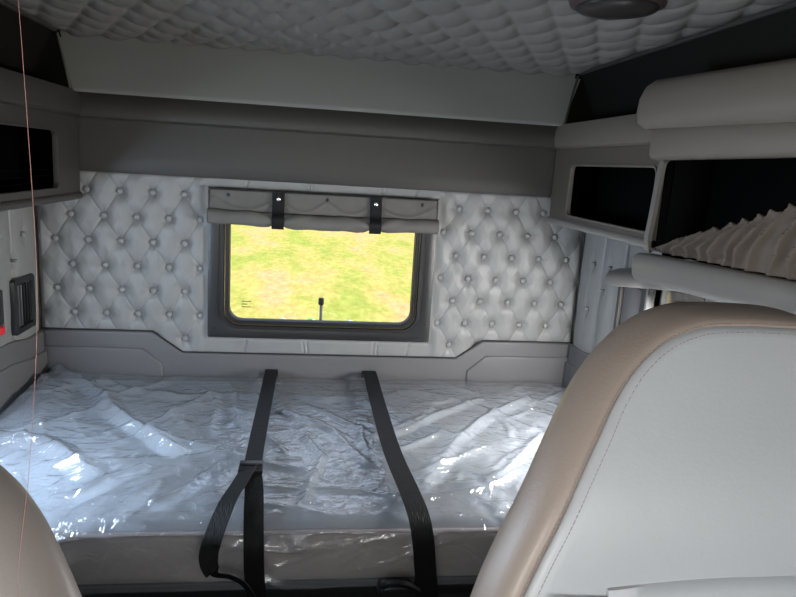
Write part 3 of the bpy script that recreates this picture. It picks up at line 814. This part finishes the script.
# ---- vent and switch panel on the left wall
def wall_box(name, label, cat, y0, y1, z0, z1):
    return thing(name, (-1.05, (y0+y1)/2, z0), label, cat)
ve = wall_box('air_vent', 'black louvred vent on the left wall beside the tufted corner', 'vent', 0, 0, 0.8, 1)
fl_ = lambda a, b, d: (-(1.075-d), a, b)
mb = MB(); cy, cz = -0.198, 0.905
ringframe(mb, rrect(cy, cz, 0.168, 0.195, 0.014, 5), rrect(cy, cz, 0.120, 0.150, 0.008, 5), fl_, 0.0, 0.036, 0.005); mb.build('vent_frame', M_black, ve)
MB().box(-1.070, -1.052, cy-0.062, cy+0.062, cz-0.077, cz+0.077).build('vent_core', M_void, ve)
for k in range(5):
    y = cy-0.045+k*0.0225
    MB().box(-1.053, -1.042, y-0.0025, y+0.0025, cz-0.073, cz+0.073, 0.001).build('louvre', M_steel if k in (0, 1) else M_black, ve)  # two slats in steel: the light on them is put into the colour
sw = thing('switch_panel', (-1.05, -0.42, 0.85), 'black wall panel with a red lower edge at the left edge of the picture', 'switch panel')
MB().box(-1.074, -1.044, -0.50, -0.352, 0.868, 0.988, 0.008, 3).build('panel_body', M_black, sw)
MB().box(-1.072, -1.042, -0.50, -0.353, 0.838, 0.866, 0.006, 3).build('red_strip', M_red, sw)

# ---- ceiling dome lamp
dm = thing('dome_lamp', (0.60, -1.125, 1.835), 'round dark dome lamp on the quilted ceiling', 'ceiling lamp')
MB().lathe((0.60, -1.125, 1.862), (0, 0, -1), [(0.105, 0), (0.108, 0.014), (0.102, 0.026), (0.092, 0.030)], 40).build('lamp_rim', M_lens_rim, dm, angle=None)
MB().lathe((0.60, -1.125, 1.834), (0, 0, -1), [(0.091, 0), (0.086, 0.008), (0.06, 0.014), (0.03, 0.0165), (0.005, 0.017)], 40).build('lens', M_lens, dm, angle=None)

# ---- seats
def seat(cx, ytop, ztop, label, leather, bolster, tilt=0.14, km=1.0):
    t = thing('cab_seat', (cx, ytop-0.25, 0.0), label, 'seat')
    # outline of the backrest in local x / z (z measured from its top)
    half = [(0.0, 0.0), (0.055, -0.002), (0.086, -0.009), (0.112, -0.020), (0.140, -0.038), (0.168, -0.062), (0.197, -0.095), (0.226, -0.14), (0.250, -0.185),
            (0.281, -0.25), (0.305, -0.31), (0.324, -0.38), (0.335, -0.50), (0.332, -0.64), (0.31, -0.75), (0.25, -0.79), (0.1, -0.80), (0.0, -0.80)]
    right = smoothpath([(a, 0, b) for a, b in half], 5)
    loop = [(p.x, p.z) for p in right] + [(-p.x, p.z) for p in reversed(right[1:-1])]
    n = len(loop)
    def inset(d):
        out = []
        for i in range(n):
            a, b = loop[(i-2) % n], loop[(i+2) % n]
            tx, tz = b[0]-a[0], b[1]-a[1]; L = sqrt(tx*tx+tz*tz) or 1
            nx_, nz_ = tz/L, -tx/L                           # inward
            x, z = loop[i]
            if (nx_*(0-x)+nz_*(-0.45-z)) < 0: nx_, nz_ = -nx_, -nz_
            dd = d*(0.62 if z > -0.02 else (0.62+0.38*sstep(-0.02, -0.12, z)))
            out.append((x+nx_*dd, z+nz_*dd))
        return out
    def place(P, dep):
        # depth: positive towards the camera; the backrest reclines away at its top
        out = []
        for x, z in P:
            curve = -0.055*sstep(-0.22, 0.02, z)
            out.append((cx+x, ytop-0.02+tilt*z - dep - curve*1.0, ztop+z))
        return out
    R = [(0.030, -0.085), (0.010, -0.080), (0.002, -0.068), (0.0, -0.052), (0.0005, -0.037), (0.002, -0.023), (0.005, -0.011), (0.010, -0.001), (0.015, 0.003), (0.019, 0.003), (0.022, 0.000)]
    mb = MB(); mb.loft([place(inset(a*km), b) for a, b in R], cap=True); mb.build('bolster', bolster, t, angle=None)
    base = inset(0.022*km); base2 = inset(0.022*km+0.005); base3 = inset(0.022*km+0.016)
    rings = [place(base, -0.004), place(base, 0.001), place(base2, 0.008), place(base3, 0.011)]
    zc = -0.40
    for k in range(1, 9):
        s = 1-k/8.5
        P = [(x*s, zc+(z-zc)*s) for x, z in base3]
        rings.append([(p[0], p[1]-0.0, p[2]) for p in place(P, 0.011+0.016*(1-s*s))])
    mb = MB(); mb.loft(rings, cap=True); mb.build('centre_panel', leather, t, angle=None)
    # twin rows of stitches beside the seam
    st = MB()
    for dd, dp in ((0.022*km-0.0055, 0.0052), (0.022*km+0.008, 0.0088)):
        P = place(inset(dd), dp)
        acc = 0; on = True
        for i in range(n):
            a, b = Vector(P[i]), Vector(P[(i+1) % n]); L = (b-a).length
            if a.z < ztop-0.62: continue
            k = max(1, int(L/0.0045))
            for q in range(k):
                p0 = a.lerp(b, (q+0.15)/k); p1 = a.lerp(b, (q+0.80)/k)
                st.tube([p0, p1], 0.0005, 4)
    st.build('stitching', M_stitch, t)
    # lumbar cushion across the lower panel
    L0 = []
    for k in range(9):
        a = k/8; z = 0
    def lum(u, w, h):
        x = -0.19+0.38*u; z = -0.60+(0.336+0.014*(1-(2*u-1)**2))*w
        return (cx+x, ytop-0.02+tilt*z-0.020-h, ztop+z)
    slab('lumbar_cushion', lum, 30, 30, lambda u, w: 0.022*(sin(pi*min(max(u, .001), .999)))**0.3*(sin(pi*min(max(w, .001), .999)))**0.3, leather, t, back=0.01)
    MB().tube([(cx+x, ytop-0.02+tilt*-0.272-0.0175-0.009*(1-(x/0.26)**2), ztop-0.272) for x in [-0.25+0.05*k for k in range(11)]], 0.0012, 6).build('cross_seam', M_lip, t)
    # cushion, pedestal
    y_ = ytop-0.11
    MB().box(cx-0.27, cx+0.27, y_-0.52, y_+0.02, 0.40, 0.545, 0.05, 4).build('seat_cushion', leather, t)
    MB().box(cx-0.20, cx+0.20, y_-0.42, y_-0.06, 0.0, 0.40, 0.02, 2).build('pedestal', M_black, t)
    return t
seat(0.440, -1.985, 1.322, 'large pale leather seat with twin stitched seams at lower right', M_seat, M_bol)
seat(-0.516, -1.985, 1.150, 'warm beige leather seat whose rounded shoulder shows at lower left', M_lseat, M_lseat, km=3.6)

# ---- thin hanging cord on the left
cd = MB().tube(smoothpath([(-0.235, -2.2, 1.862), (-0.226, -2.2, 1.66), (-0.220, -2.2, 1.46), (-0.220, -2.2, 1.36), (-0.229, -2.2, 1.26), (-0.243, -2.2, 1.14), (-0.250, -2.2, 0.9), (-0.24, -2.2, 0.6), (-0.22, -2.2, 0.3), (-0.21, -2.2, 0.0)], 10), 0.00017, 6).build('hanging_cord', M_cord)
tag(cd, 'very thin pinkish cord hanging near the left edge in front of the seat', 'cord')

# ================================================================== outside, behind the rear window
ch = MB().box(-0.45, 0.45, 0.15, 0.85, -1.235, 0.60, 0.02).build('chassis_deck', M_chass); tag(ch, 'dark truck frame deck behind the cab, below the rear window', 'chassis')
po = thing('rear_post', (0.008, 0.6, 0.60), 'small upright steel post with a black cap outside the rear window', 'post')
MB().lathe((0.010, 0.6, 0.60), (0, 0, 1), [(0.011, 0), (0.009, 0.01), (0.0075, 0.02), (0.0075, 0.17)], 14).build('stem', M_steel, po)
MB().lathe((0.009, 0.6, 0.762), (0, 0, 1), [(0.009, 0), (0.014, 0.004), (0.014, 0.030), (0.010, 0.037)], 14).build('cap', M_black, po)
def coupling(x, w, h, material, label):
    t = thing('hose_coupling', (x, 0.6, 0.60), label, 'coupling', )
    MB().lathe((x, 0.6, 0.60), (0, 0, 1), [(w*0.5, 0), (w*0.5, 0.03), (w*0.25, 0.04)], 14).build('base', M_black, t)
    P = [(x+w*0.9*cos(a), 0.6, 0.63+h*sin(a)) for a in [pi*k/12 for k in range(13)]]
    MB().tube(P, 0.008, 8).build('handle', material, t)
coupling(-0.035, 0.05, 0.055, M_green, 'green curved hose coupling just outside, left of the capped post')
coupling(-0.175, 0.03, 0.053, M_blue, 'pale blue hose coupling outside the glass, farther left of the post')
coupling(0.156, 0.03, 0.053, M_blue, 'pale blue hose coupling outside the glass, right of the post')
